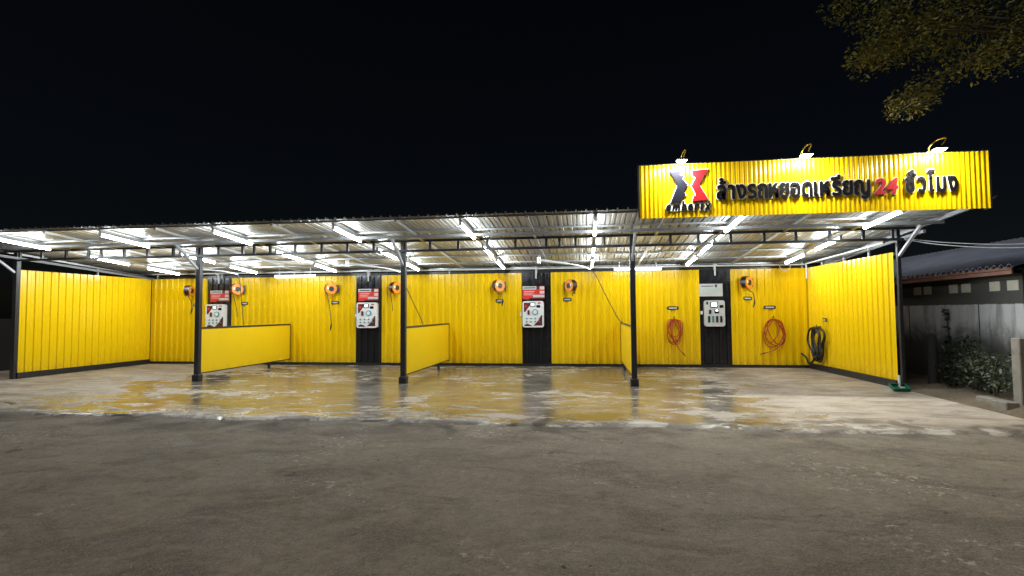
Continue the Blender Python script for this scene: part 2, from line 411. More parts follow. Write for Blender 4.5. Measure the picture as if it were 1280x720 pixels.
# slab with a ragged front lip, bevelled down to the road
def slab():
    mb = MB(); fx = []; x = -17.0
    while x < 6.35: fx.append(x); x += 0.07
    n = len(fx); top = []; lip = []; low = []
    for x in fx:
        w = noise.noise(Vector((x*0.5, 0, 0)))*0.16 + noise.noise(Vector((x*1.9, 5, 0)))*0.11 + noise.noise(Vector((x*7, 9, 0)))*0.05
        y = 7.78 + w + max(0, (x-5.3))*0.5
        top.append((x, y+0.05+0.02*noise.noise(Vector((x*6,3,1))), 0.0)); lip.append((x, y, -0.012)); low.append((x, y-0.05-0.03*abs(noise.noise(Vector((x*4,7,2)))), -0.045))
    back = [(x, 16.4, 0.0) for x in fx]
    vs = low + lip + top + back; fs = []
    for r in range(3):
        for i in range(n-1): fs.append((r*n+i, r*n+i+1, (r+1)*n+i+1, (r+1)*n+i))
    mb.add(vs, fs[:2*(n-1)], True); mb.add(vs, fs[2*(n-1):], False); return mb
tag(slab().build("concrete_slab", M['slab']), kind="structure")
def verge():
    mb = MB(); nx, ny = 26, 110; vs = []; fs = []
    for j in range(ny+1):
        y = 7.2 + 9.0*j/ny
        for i in range(nx+1):
            x = 6.25 + (8.1-6.25)*i/nx + (0.12*noise.noise(Vector((y*1.3, 2, 0))) if i == 0 else 0)
            t = i/nx; z = -0.06 + 0.10*min(1, t*4) + 0.05*noise.noise(Vector((x*2.5, y*2.5, 0))) + 0.03*noise.noise(Vector((x*9, y*9, 3)))
            if i == 0: z = -0.05
            vs.append((x, y, z))
    for j in range(ny):
        for i in range(nx):
            a = j*(nx+1)+i; fs.append((a, a+1, a+nx+2, a+nx+1))
    mb.add(vs, fs, True); return mb
tag(verge().build("soil_verge", M['soil']), kind="structure")
# grit and dry leaf bits along the slab lip and on the road: uncountable
def crumbs(name, mat, count, area, smin, smax, flat):
    mb = MB()
    for _ in range(count):
        x, y = area(); s = rnd.uniform(smin, smax); h = s*flat; a = rnd.uniform(0, 6.28)
        z = -0.035
        c, q = math.cos(a), math.sin(a)
        pts = [(-1,-0.5,0),(1,-0.6,0),(0.9,0.5,0),(-0.8,0.6,0),(-0.5,-0.3,1),(0.6,-0.3,1),(0.5,0.3,1),(-0.4,0.35,1)]
        vs = [(x+(u*c-v*q)*s*rnd.uniform(.7,1.2), y+(u*q+v*c)*s*rnd.uniform(.7,1.2), z+w*h) for u, v, w in pts]
        mb.add(vs, [(4,5,6,7),(0,1,5,4),(1,2,6,5),(2,3,7,6),(3,0,4,7)])
    return tag(mb.build(name, mat), kind="stuff")
crumbs("gravel", M['stone'], 1500, lambda: (rnd.uniform(-9, 6), 7.6 - abs(rnd.gauss(0, 2.3))), 0.004, 0.013, 0.6)
crumbs("leaf_litter", M['twig'], 70, lambda: (rnd.uniform(-8, 5), rnd.uniform(3.0, 7.6)), 0.010, 0.026, 0.12)

# ------------------------------------------------------------------ walls
PX = [(-12.30,-11.44), (-7.16,-6.32), (-1.89,-1.02), (3.27,4.13)]
bw = empty("back_wall", (XL, YB, 0), "long yellow ribbed metal wall with four black panels, at the back of the bays", "wall")
edges = [XL] + [v for p in PX for v in p] + [XR]
for i in range(len(edges)-1):
    a, b = edges[i], edges[i+1]
    blk = i % 2 == 1
    mb = corrugated((a+0.002, YB, 0), (b-0.002, YB, 0), 0.08, ZT, 0.205, 0.042, RIB2, 1, seed=i, wob=0.001, nz=3)
    mb.build("black_panel" if blk else "yellow_sheet", M['black_sheet'] if blk else M['yellow'], bw, (XL, YB, 0))
MB().box((XL, YB-0.06, 0.0), (XR, YB+0.10, 0.078)).build("base_kerb", M['black_steel'], bw, (XL, YB, 0))
MB().box((XL-0.05, YB+0.035, ZT-0.07), (XR+0.05, YB+0.085, ZT-0.01)).build("top_rail", M['black_steel'], bw, (XL, YB, 0))
for x in (-14.2, -11.85, -9.3, -6.75, -4.16, -1.45, 1.1, 3.7, 6.1):
    MB().bar((x, YB+0.08, 0.0), (x, YB+0.08, 3.0), 0.04, 0.04).build("stud", M['pale_steel'], bw, (XL, YB, 0))
def side_wall(name, xf, xb, y0, label, side, rods):
    x = xf; t = empty(name, (x, y0, 0), label, "wall"); L = (x, y0, 0); y1 = YB-0.03
    def X(y): return xf + (xb-xf)*(y-y0)/(y1-y0)
    corrugated((xf, y0, 0), (xb, y1, 0), 0.15, ZT, 0.205, 0.028, RIB, side, seed=xf, wob=0.0015).build("yellow_sheet", M['yellow'], t, L)
    MB().bar((xf, y0-0.03, 0.074), (X(YB-0.08), YB-0.08, 0.074), 0.12, 0.148).build("base_kerb", M['black_steel'], t, L)
    o = -side*0.055
    MB().bar((xf+o, y0, ZT-0.035), (X(YB-0.1)+o, YB-0.1, ZT-0.035), 0.04, 0.05).build("top_rail", M['grey_steel'], t, L)
    for y in rods:
        MB().bar((X(y)+o, y, 0.15), (X(y)+o, y, roof_z(y)-0.16), 0.035, 0.035).build("stud", M['pale_steel'], t, L)
    return t
side_wall("side_wall", -14.48, XL, 11.88, "yellow ribbed metal wall closing the left end of the car wash", 1, (14.07,))
side_wall("side_wall", 6.36, XR-0.01, 12.02, "yellow ribbed metal side wall with a black hose, nearest the neighbouring house", -1, (13.0, 14.08, 15.2))

# ------------------------------------------------------------------ posts with knee braces
def steel_post(x, y, ztop, label, w=0.115, base=True, brace=True):
    t = empty("steel_post", (x, y, 0), label, "post", "posts holding up the canopy")
    MB().box((x-w/2, y-w/2, 0.0 if not base else 0.1), (x+w/2, y+w/2, ztop), 0.006).build("shaft", M['black_steel'], t, (x,y,0))
    if base:
        MB().box((x-w/2-.03, y-w/2-.03, 0), (x+w/2+.03, y+w/2+.03, 0.16), 0.012).build("base", M['black_steel'], t, (x,y,0))
    if brace:
        MB().bar((x, y-w/2, 2.72), (x, y-0.80, roof_z(y-0.80)-0.14), 0.05, 0.05).build("knee_brace", M['pale_steel'], t, (x,y,0))
    return t
ends = ["dark steel post at the outer end of the left yellow side wall",
        "dark steel post at the front of the long low yellow partition",
        "dark steel post in front of the middle partition, between the second and third machines",
        "dark steel post at the edge-on partition, under the left end of the sign",
        "dark steel post at the outer end of the right side wall, beside the green tray"]
steel_post(-14.51, YP-0.02, 3.28, ends[0], 0.11, False)
for i, x in enumerate(XP): steel_post(x, YP, 3.28, ends[1+i])
steel_post(6.42, YP+0.10, 3.28, ends[4], 0.07, False)

# ------------------------------------------------------------------ partitions
plab = ["long low yellow partition panel nearest the left, seen at a slant",
        "short looking low yellow partition behind the second free standing post",
        "low yellow partition seen almost edge on, with a hose over its top"]
for i, x in enumerate(XP):
    t = empty("partition", (x, 11.9, 0), plab[i], "partition", "partitions between the wash bays")
    L = (x, 11.9, 0); y0, y1 = 11.905, 15.90
    MB().box((x-0.012, y0+0.03, 0.19), (x+0.012, y1, 1.255)).build("panel", M['yellow_flat'], t, L)
    f = MB(); f.box((x-0.025, y0, 1.256), (x+0.025, y1+0.02, 1.30)); f.box((x-0.022, y1+0.002, 0.15), (x+0.022, y1+0.022, 1.255)); f.box((x-0.02, y0, 0.165), (x+0.02, y1, 0.189))
    f.build("frame", M['black_steel'], t, L)
    for yy in (14.8,):
        MB().bar((x, yy, 0.0), (x, yy, 0.164), 0.06, 0.06).build("foot", M['black_steel'], t, L)

# ------------------------------------------------------------------ canopy
cn = empty("canopy", (XL, YP, 0), "long mono pitch zinc sheet canopy over the wash bays", "canopy")
CL = (XL, YP, 0)
def roof_sheet():
    mb = MB(); x = RX0; us = []
    prof = [(0,0),(0.36,0),(0.40,0.2),(0.50,0.2),(0.54,0),(0.80,0),(0.86,1),(0.96,1)]
    k = 0; p = 0.19
    while RX0 + k*p < RX1:
        for f, h in prof: us.append((RX0+(k+f)*p, h*0.036))
        k += 1
    n = len(us); ny = 16; vs = []
    for lay in (0, 0.004):
        for j in range(ny+1):
            y = YF + (YK-YF)*j/ny
            for x, h in us:
                w = 0.006*noise.noise(Vector((x*0.8, y*1.2, 4)))
                vs.append((x, y - 0.012*noise.noise(Vector((round(x/0.76), 8, 0)))*(1 if j == 0 else 0), roof_z(y)+h+w+lay))
    fs = []; off = n*(ny+1)
    for j in range(ny):
        for i in range(n-1):
            a = j*n+i; fs.append((a, a+n, a+n+1, a+1)); fs.append((off+a, off+a+1, off+a+n+1, off+a+n))
    for i in range(n-1): fs.append((i, i+1, off+i+1, off+i))
    mb.add(vs, fs); return mb
roof_sheet().build("roof_sheet", M['roof'], cn, CL)
ROWX = [-12.88, -10.20, -7.58, -4.95, -2.36, 0.21, 2.84, 5.45]
rx = [-14.85]
for a, b in zip(ROWX, ROWX[1:]+[8.06]): rx += [a, (a+b)/2]
rx[-1] = 6.72
for x in rx:
    MB().bar((x, YF+0.02, roof_z(YF)-0.067), (x, YK-0.05, roof_z(YK)-0.067), 0.05, 0.05).build("rafter", M['grey_steel'], cn, CL)
y = YF+0.10
while y < YK:
    MB().bar((RX0+0.02, y, roof_z(y)-0.02), (RX1-0.02, y, roof_z(y)-0.02), 0.045, 0.034).build("purlin", M['grey_steel'], cn, CL); y += 1.03
MB().bar((RX0+0.05, 11.04, roof_z(11.04)-0.132), (RX1-0.05, 11.04, roof_z(11.04)-0.132), 0.05, 0.06).build("cross_beam", M['dull_steel'], cn, CL)
for xx, nm in ((XL, 1), (XR+0.25, -1)):
    MB().bar((xx, YF+1.25, roof_z(YF+1.25)-0.27), (xx, YK-0.1, roof_z(YK)-0.2), 0.05, 0.06).build("edge_beam", M['dull_steel'], cn, CL)
MB().bar((RX1-0.03, YF, roof_z(YF)+0.02), (RX1-0.03, YK, roof_z(YK)+0.02), 0.03, 0.07).build("edge_trim", M['pale_steel'], cn, CL)
MB().box((RX0, YK-0.32, roof_z(YK)-0.24), (RX1, YK-0.18, roof_z(YK)-0.10)).build("back_gutter", M['black_steel'], cn, CL)

# truss over the posts
tr = empty("truss", (XL, YP, 3.0), "black welded steel truss running across the canopy over the post tops", "truss")
TL = (XL, YP, 3.0)
for z in (3.262, 3.035):
    MB().bar((RX0+0.1, YP-0.09, z), (6.72, YP-0.09, z), 0.05, 0.052).build("chord", M['black_steel'], tr, TL)
wx = [-14.3, -13.7]
x = -13.1
webs = [-14.35,-13.7,-13.0,-12.35,-12.0,-11.35,-10.7,-10.0,-9.36,-8.78,-8.15,-7.85,-7.44,-6.80,-6.13,-5.49,-4.85,-4.16,-3.50,-2.84,-2.17,-1.53,-0.84,-0.55,-0.20,0.43,1.03,1.83,2.41,3.07,3.74,4.37,5.03,5.67,6.22,6.68]
for x in webs:
    MB().bar((x, YP-0.09, 3.062), (x, YP-0.09, 3.235), 0.052, 0.05).build("web", M['black_steel'], tr, TL)

# ------------------------------------------------------------------ tube lamps
def tube_lamp(L=1.30):
    t = empty("tube_lamp", (0,0,0), "x", "lamp", "white tube lamps under the canopy")
    MB().box((-0.025, -L/2-0.01, 0.028), (0.025, L/2+0.01, 0.062), 0.004).build("housing", M['housing'], t)
    # square section diffuser: few large emitting faces keep the light clean
    h = L/2-0.025; r = 0.024; q = MB()
    q.add([(sx*r, y, sz*r) for y in (-h, h) for sx, sz in ((-1,-1),(1,-1),(1,1),(-1,1))], [(0,4,5,1),(1,5,6,2),(2,6,7,3),(3,7,4,0)])
    q.build("tube", M['tube'], t)
    for s in (-1, 1):
        MB().tube([(0, s*(L/2-0.024), 0), (0, s*(L/2+0.006), 0)], 0.035, 12).build("end_cap", M['housing'], t)
    return t
proto = None
words = ["first", "second", "third", "fourth", "fifth", "sixth", "seventh", "eighth"]
near = ["beside the left side wall", "left of the long partition's post", "right of the long partition's post", "left of the middle partition's post",
        "right of the middle partition's post", "left of the sign's left end", "under the sign's wording start", "under the sign near the right wall"]
where = [("in front of the truss", 10.59), ("just behind the truss", 12.85), ("closest to the back wall", 14.75)]
for i, x in enumerate(ROWX):
    for w, y in where:
        if proto is None: proto = tube_lamp(); o = proto
        else: o = copy_tree(proto)
        o.location = (x, y, roof_z(y)-0.157)
        o.rotation_euler = (math.atan(-SL), 0, 0)
        o["label"] = f"lit tube lamp {w}, {words[i]} of eight rows from left"
for x, z, lab in ((-8.78, 2.83, "level lit tube lamp along the back wall top, left of the second machine"),
                  (1.46, 2.87, "level lit tube lamp along the back wall top, behind the fourth post"),):
    o = copy_tree(proto); o.location = (x, YB-0.80, z-0.08); [MB().tube([(0,q,0.06),(0,q,0.34)],0.006,6).build('hanger', M['grey_steel'], o) for q in (-0.5,0.5)]; o.rotation_euler = (0, 0, R(90)); o["label"] = lab
    for ch in o.children:
        if ch.name.startswith('tube'): ch.data = ch.data.copy(); ch.data.materials[0] = M['tube_dim']

# ------------------------------------------------------------------ pipework along the back
pp = empty("water_pipe", (XL, YB, 2.9), "white water pipe running level along the top of the back wall", "pipe")
PL = (XL, YB, 2.9)
MB().tube([(XL+0.1, YB-0.10, 2.955), (XR-0.1, YB-0.10, 2.895)], 0.024, 8).build("main_pipe", M['white_pipe'], pp, PL)
for a, b in PX:
    c = (a+b)/2 + 0.0
    MB().tube([(c, YB-0.10, 2.925), (c, YB-0.075, 2.86), (c, YB-0.05, 2.62)], 0.022, 8).build("drop_pipe", M['white_pipe'], pp, PL)
    MB().tube([(c-0.05, YB-0.10, 2.928), (c+0.05, YB-0.10, 2.924)], 0.035, 10).build("coupling", M['white_pipe'], pp, PL)
sp = empty("water_pipe", (XR, YP, 3), "pale pipe sloping along the top of the right side wall", "pipe")
MB().tube([(XR-0.09, 11.9, 2.99), (XR-0.09, 15.8, 2.91)], 0.022, 8).build("main_pipe", M['white_pipe'], sp, (XR,YP,3))
MB().tube([(XR-0.09, 15.82, 2.93), (XR-0.09, 15.82, 2.5)], 0.02, 8).build("drop_pipe", M['white_pipe'], sp, (XR,YP,3))

# swinging wash booms under the roof
def boom(pivot, mid, end, hose, label):
    t = empty("wash_boom", pivot, label, "boom", "swinging hose booms under the roof")
    p = Vector(pivot); zt = roof_z(pivot[1])-0.1
    MB().tube([(p.x, p.y, p.z-0.06), (p.x, p.y, zt)], 0.028, 10).build("swivel", M['pale_steel'], t, pivot)
    MB().tube([(p.x, p.y, p.z-0.09), (p.x, p.y, p.z+0.07)], 0.05, 12).build("swivel_hub", M['grey_steel'], t, pivot)
    MB().tube([p, mid], [0.04, 0.032], 10).build("arm", M['white_pipe'], t, pivot)
    MB().tube(catmull([mid, (Vector(mid)*0.45+Vector(end)*0.55)+Vector((0,0,0.025)), end], 6), 0.016, 8).build("spout", M['white_pipe'], t, pivot)
    MB().tube(catmull(hose, 10), 0.011, 8).build("hose", M['rubber'], t, pivot)
    g = hose[-1]
    MB().tube([g, (g[0], g[1]-0.03, g[2]-0.13), (g[0]+0.02, g[1]-0.10, g[2]-0.24)], [0.018, 0.022, 0.012], 8).build("spray_gun", M['black_plastic'], t, pivot)
boom((-1.18, 13.8, 2.97), (-0.45, 14.25, 2.90), (0.15, 14.8, 2.78),
     [(0.15,14.8,2.78),(0.30,14.9,2.62),(0.55,15.05,2.1),(0.83,15.2,1.55),(0.97,15.28,1.335),(1.02,15.15,1.315),(1.045,14.98,1.12),(1.055,14.8,0.85),(1.058,14.72,0.62)],
     "pale swinging boom with its hose trailing down to the edge-on partition")
boom((-6.45, 13.8, 2.99), (-5.85, 14.25, 2.92), (-5.30, 14.8, 2.80),
     [(-5.30,14.8,2.80),(-5.22,14.85,2.55),(-5.02,15.0,2.0),(-4.80,15.2,1.42),(-4.60,15.0,1.0),(-4.5,14.9,0.85)],
     "pale swinging boom in the second bay, its hose hanging behind the middle post")
boom((-11.7, 13.8, 3.0), (-11.0, 14.3, 2.93), (-10.42, 14.8, 2.82),
     [(-10.42,14.8,2.82),(-10.38,14.85,2.55),(-10.38,14.95,2.0),(-10.33,14.95,1.5),(-10.3,14.95,1.1)],
     "pale swinging boom in the leftmost bay, above the long low partition")
wc = MB()
ring = [(5.50+0.14*math.cos(a), 15.62+0.02*math.sin(3*a), 2.84+0.13*math.sin(a)) for a in [k*2*math.pi/26 for k in range(60)]]
wc.tube(ring, 0.008, 6)
tag(wc.build("cable_coil", M['pale_steel'], None, (5.5,15.62,2.84)), "pale loop of spare cable hanging under the roof by the right back corner", "cable")

# ------------------------------------------------------------------ wash machines and instruction boards
def machine(x0, x1, z0, z1, kind, label):
    y = YB-0.03; t = empty("wash_machine", (x0, y, z0), label, "machine", "coin wash machines on black panels"); L = (x0, y, z0)
    w, h = x1-x0, z1-z0; yf = y-0.14
    body = MB(); body.prism(rrect(x0, z0, x1, z1, 0.06), yf, y); body.build("cabinet", M['white'] if kind == 'red' else M['grey_panel'], t, L)
    def P(u, v): return (x0+u*w, z1-v*h)
    def plate(name, u0, v0, u1, v1, mat, d=0.006, r=0.0):
        a, b = P(u0, v1), P(u1, v0)
        mb = MB()
        mb.prism(rrect(a[0], a[1], b[0], b[1], r*w) if r else [(a[0],a[1]),(b[0],a[1]),(b[0],b[1]),(a[0],b[1])], yf-d, yf+0.002)
        return mb.build(name, mat, t, L)
    def poly(name, pts, mat, d=0.004):
        return MB().prism([P(*p) for p in pts], yf-d, yf+0.002).build(name, mat, t, L)
    if kind == 'red':
        poly("corner_print", [(0.07,0.06),(0.42,0.06),(0.33,0.18),(0.22,0.30),(0.12,0.42),(0.07,0.40)], M['maroon'])
        poly("corner_print", [(0.93,0.93),(0.52,0.93),(0.68,0.80),(0.78,0.70),(0.86,0.56),(0.93,0.52)], M['maroon'])
        poly("corner_print", [(0.08,0.95),(0.10,0.90),(0.20,0.86),(0.32,0.88),(0.46,0.95)], M['maroon'])
        plate("coin_label", 0.12,0.14,0.22,0.24, M['red'])
        plate("screen_frame", 0.36,0.05,0.60,0.21, M['black_plastic'], 0.012, 0.02)
        plate("screen", 0.40,0.08,0.56,0.18, M['screen'], 0.014)
        plate("brand_patch", 0.66,0.15,0.84,0.25, M['navy'], 0.005, 0.04); plate("red_patch", 0.72,0.05,0.86,0.10, M['red'], 0.005)
        plate("coin_slot", 0.24,0.34,0.34,0.52, M['maroon'], 0.02, 0.02)
        c = P(0.60, 0.42); MB().disc((c[0], yf-0.008, c[1]), (0,1,0), 0.085, 0.02).build("dial", M['teal'], t, L)
        MB().disc((c[0], yf-0.02, c[1]), (0,1,0), 0.06, 0.012).build("dial_face", M['white'], t, L)
        for r_ in range(2):
            for k in range(4):
                q = P(0.20+0.20*k, 0.66+0.12*r_); MB().disc((q[0], yf-0.008, q[1]), (0,1,0), 0.022, 0.018, 12).build("button", M['teal'], t, L)
    else:
        plate("emblem", 0.08,0.05,0.17,0.16, M['black_plastic'], 0.004)
        plate("screen_frame", 0.28,0.06,0.66,0.28, M['black_plastic'], 0.012, 0.02)
        plate("screen", 0.33,0.09,0.61,0.24, M['screen'], 0.014)
        plate("brand_patch", 0.74,0.18,0.93,0.29, M['navy'], 0.005)
        plate("coin_slot", 0.20,0.36,0.32,0.52, M['black_plastic'], 0.02, 0.02)
        plate("card_reader", 0.48,0.34,0.70,0.50, M['navy'], 0.012, 0.02); plate("card_light", 0.53,0.36,0.66,0.42, M['screen'], 0.015)
        for k in range(4): plate("button", 0.15+0.20*k,0.60,0.26+0.20*k,0.85, M['black_plastic' if k != 1 else 'teal'], 0.012, 0.02)
    # key switch on the side of the cabinet
    MB().box((x0-0.09, y-0.06, z0+0.34), (x0-0.04, y, z0+0.44), 0.006).build("side_switch", M['white'], t, L)
machine(-12.23,-11.56,1.17,1.94,'red',"white coin wash machine with dark red print, leftmost, cut off by the long partition")
machine(-7.07,-6.41,1.16,1.95,'red',"white coin wash machine with dark red print, between the long and the middle partition")
machine(-1.86,-1.23,1.16,1.94,'red',"white coin wash machine with dark red print, left of the edge-on partition")
machine(3.37,3.92,1.17,1.91,'grey',"plain grey wash machine with four dark buttons, on the rightmost black panel")
def board(x0, x1, z0, z1, kind, label):
    y = YB-0.032; t = empty("instruction_board", (x0,y,z0), label, "sign", "instruction boards above the machines"); L = (x0,y,z0); w, h = x1-x0, z1-z0
    MB().box((x0,y-0.02,z0),(x1,y,z1)).build("board", M['red'] if kind == 'red' else M['grey_panel'], t, L)
    def pl(name, u0,v0,u1,v1,mat,d=0.004):
        MB().box((x0+u0*w,y-0.02-d,z1-v1*h),(x0+u1*w,y-0.0195,z1-v0*h)).build(name, mat, t, L)
    if kind == 'red':
        pl("title_bar", 0.0,0.0,0.64,0.26,M['grey_panel']); pl("title_line", 0.06,0.09,0.58,0.16,M['navy'],0.005)
        pl("dark_corner", 0.64,0.0,0.78,0.24,M['maroon'])
        pl("picture", 0.79,0.02,1.0,0.26,M['pink']); pl("picture", 0.79,0.36,1.0,0.58,M['pink'])
        pl("text_bar", 0.48,0.66,1.0,0.86,M['grey_panel']); pl("foot_bar", 0.30,0.88,1.0,1.0,M['maroon'])
        for k in range(3): pl("text_line", 0.06,0.38+0.13*k,0.56-0.05*k,0.42+0.13*k,M['pink'],0.003)
    else:
        pl("emblem", 0.68,0.06,0.76,0.28,M['black_plastic'])
        pl("text_line", 0.08,0.16,0.60,0.22,M['navy'],0.003)
        for k in range(3): pl("text_line", 0.14,0.40+0.16*k,0.88-0.06*k,0.47+0.16*k,M['green_print'],0.003)
board(-12.16,-11.50,2.02,2.39,'red',"red instruction board with white bars, above the leftmost machine")
board(-7.07,-6.41,2.00,2.38,'red',"red instruction board with white bars, above the machine between two partitions")
board(-1.87,-1.21,2.00,2.39,'red',"red instruction board with white bars, above the machine in mid picture")
board(3.25,3.90,2.03,2.39,'plain',"pale grey instruction board above the plain grey machine")

# ------------------------------------------------------------------ hose reels, hooks, coils and their name plates
def reel(label, yaw):
    t = empty("hose_reel", (0,0,0), label, "hose reel", "orange hose reels on the back wall")
    t.rotation_euler = (0,0,yaw)
    MB().box((-0.05,-0.02,-0.12),(0.05,0.09,0.12),0.006).build("wall_bracket", M['black_plastic'], t)
    MB().disc((0,-0.16,0),(1,0,0),0.135,0.15,22).build("hose_drum", M['rubber'], t)
    for s in (-1,1):
        d = MB(); d.disc((s*0.085,-0.16,0),(1,0,0),0.175,0.02,26); dd = d.build("side_disc", M['orange'], t)
        MB().disc((s*0.098,-0.16,0),(1,0,0),0.078,0.02,18).build("hub", M['black_plastic'], dd)
        MB().box((s*0.101,-0.285,-0.02),(s*0.107,-0.235,0.06)).build("sticker", M['sign_white'], dd)
    arc = [(0,-0.16+0.185*math.cos(a),0.185*math.sin(a)) for a in [R(20+ k*16) for k in range(12)]]
    g_ = MB()
    for k in range(len(arc)-1): g_.bar(arc[k], arc[k+1], 0.19, 0.012, up=(1,0,0.01))
    gm = MB()
    for a, b in zip(arc, arc[1:]):
        gm.add([(-0.078,a[1],a[2]),(0.078,a[1],a[2]),(0.078,b[1],b[2]),(-0.078,b[1],b[2])],[(0,1,2,3)])
    gm.build("guard", M['black_plastic'], t)
    return t
def hang(t, dx, drop, gun):
    pts = catmull([(dx*0.3,-0.30,-0.10),(dx*0.7,-0.27,-0.24),(dx,-0.20,-drop*0.6),(dx*1.05,-0.16,-drop)], 6)
    MB().tube(pts, 0.011, 7).build("hose_end", M['rubber'], t)
    if gun:
        q = pts[-1]; MB().tube([q, q+Vector((0.0,-0.01,-0.09)), q+Vector((-0.03,-0.02,-0.2))],[0.02,0.024,0.013],8).build("spray_gun", M['black_plastic'], t)
rl = [(-12.80,2.38,"orange and black hose reel just left of the first machine, behind the long partition's post",0.2,(0.10,0.55,1)),
      (-11.01,2.42,"orange and black hose reel just right of the leftmost machine",-0.65,(0.10,0.9,0)),
      (-7.79,2.39,"orange and black hose reel left of the second machine, gun hanging low",-0.9,(0.12,1.1,1)),
      (-5.72,2.39,"orange and black hose reel mostly hidden behind the middle post",-0.5,(-0.10,0.7,0)),
      (-2.47,2.41,"orange hose reel left of the machine in mid picture",-0.8,(0.22,0.42,1)),
      (-0.52,2.38,"orange and black hose reel right of the machine in mid picture",0.75,(0.05,0.3,0)),
      (4.63,2.40,"orange hose reel right of the plain grey machine, above the red hose",-0.85,(0.22,0.5,1))]
for x,z,lab,yaw,hg in rl:
    t = reel(lab, yaw); t.location = (x, YB-0.10, z); hang(t, *hg)
def nameplate(x, z, w, label):
    y = YB-0.032; t = empty("name_plate", (x,y,z), label, "label", "name plates on the back wall"); L = (x,y,z)
    MB().prism(rrect(x-w/2,z-0.05,x+w/2,z+0.05,0.03), y-0.012, y).build("plate", M['black_plastic'], t, L)
    MB().box((x-w*0.36,y-0.015,z-0.018),(x+w*0.36,y-0.0115,z+0.02)).build("pale_strip", M['grey_panel'], t, L)
for x,z,w,lab in [(-12.66,1.93,0.24,"small dark name plate under the reel by the long partition's post"),(-10.95,1.96,0.24,"small dark name plate under the reel right of the leftmost machine"),
    (-7.84,1.96,0.24,"small dark name plate under the reel left of the second machine"),(-2.57,1.96,0.25,"small dark name plate under the reel left of the mid picture machine"),
    (-0.53,1.98,0.25,"small dark name plate under the reel right of the mid picture machine"),(4.58,1.96,0.24,"small dark name plate under the rightmost hose reel"),
    (2.51,1.70,0.32,"small dark name plate above the red hose left of the grey machine"),(5.17,1.70,0.32,"small dark name plate above the red hose right of the grey machine")]:
    nameplate(x,z,w,lab)
def loops(cx, cz, y, specs, n=30):
    """wound hose: (half width, half height, centre shift x, shift z, depth, phase) per turn, joined into one path"""
    pts = []
    for hw, hh, sx, sz, dy, tw in specs:
        for k in range(n):
            a = math.pi/2 + 2*math.pi*k/n
            pts.append((cx+sx+hw*math.cos(a)+tw*math.sin(a)*hh, y+dy+0.012*math.sin(2*a), cz+sz+hh*math.sin(a)))
    return pts
def hose_coil(name, x, z, label, specs, tail, mat, hook_z, r=0.013):
    t = empty(name, (x, YB-0.05, z), label, "hose", "red hoses on the back wall"); L = (x, YB-0.05, z)
    MB().tube([(x, YB-0.02, hook_z), (x, YB-0.11, hook_z-0.01), (x, YB-0.12, hook_z+0.05)], 0.012, 8).build("hook", M['black_plastic'], t, L)
    pts = loops(x, z, YB-0.075, specs)
    MB().tube(catmull(pts[::3], 4), r, 8).build("coil", mat, t, L)
    MB().tube(catmull(tail, 8), r, 8).build("tail", mat, t, L)
    e = Vector(tail[-1]); d = (e-Vector(tail[-2])).normalized()
    MB().tube([e, e+d*0.13], [0.017,0.011], 8).build("nozzle", M['black_plastic'], t, L)
    return t
hose_coil("hose_coil", 2.53, 1.02, "red hose wound in a narrow coil, hanging left of the grey machine",
    [(0.19,0.36,0,0,0,0.1),(0.15,0.30,-0.03,0.05,-0.02,-0.25),(0.21,0.33,0.02,0.02,-0.035,0.2),(0.13,0.36,0.03,0.0,-0.05,-0.1),(0.18,0.25,-0.02,0.10,-0.06,0.0)],
    [(2.50,YB-0.12,1.33),(2.46,YB-0.14,1.0),(2.52,YB-0.14,0.75),(2.63,YB-0.13,0.55),(2.74,YB-0.12,0.42)], M['red_hose'], 1.42)
hose_coil("hose_coil", 5.24, 0.98, "red hose in loose wide loops, hanging right of the grey machine",
    [(0.26,0.40,0,0,0,0.15),(0.20,0.36,0.06,0.03,-0.02,-0.3),(0.27,0.37,0.02,0.02,-0.035,-0.1),(0.16,0.33,-0.04,0.05,-0.036,0.3)],
    [(5.30,YB-0.12,1.36),(5.46,YB-0.14,1.0),(5.44,YB-0.14,0.72),(5.22,YB-0.13,0.50),(4.98,YB-0.12,0.42)], M['red_hose'], 1.42)
MB_t = None
# black hose on the right wall
t = empty("hose_coil", (XR-0.05, 15.1, 0.7), "thick black hose looped on a hook on the right side wall", "hose"); L = (XR-0.05, 15.1, 0.7)
xw = XR-0.09
MB().tube([(XR-0.03,15.12,1.17),(xw-0.06,15.12,1.16),(xw-0.07,15.12,1.22)],0.014,8).build("hook", M['black_plastic'], t, L)
pts = []
for hw,hh,sy,sz,dx,tw in [(0.42,0.46,0.02,0,0,0.0),(0.30,0.42,0.08,0.03,-0.03,0.1),(0.36,0.44,-0.06,0.01,-0.06,-0.15),(0.22,0.38,-0.12,0.06,-0.09,0.1),(0.40,0.40,0.05,0.04,-0.11,0.05)]:
    for k in range(12):
        a = math.pi/2+2*math.pi*k/12
        pts.append((xw+dx, 15.14+sy-hw*math.cos(a)*(0.62 if math.sin(a) < 0 else 1.0)+tw*math.sin(a), 0.70+sz+hh*math.sin(a)))
MB().tube(catmull(pts,5),0.026,8).build("coil", M['rubber'], t, L)
MB().tube(catmull([(xw-0.08,15.25,0.5),(xw-0.10,15.30,0.26),(xw-0.12,15.55,0.17),(xw-0.10,15.75,0.30),(xw-0.2,15.84,0.42)],6),0.026,8).build("tail", M['rubber'], t, L)
t2 = empty("name_plate", (XR-0.03,14.88,1.36), "tiny plate above the black hose on the right side wall", "label", "name plates on the back wall")
MB().box((XR-0.045,14.80,1.31),(XR-0.03,14.98,1.40)).build("plate", M['black_plastic'], t2, (XR-0.03,14.88,1.36))
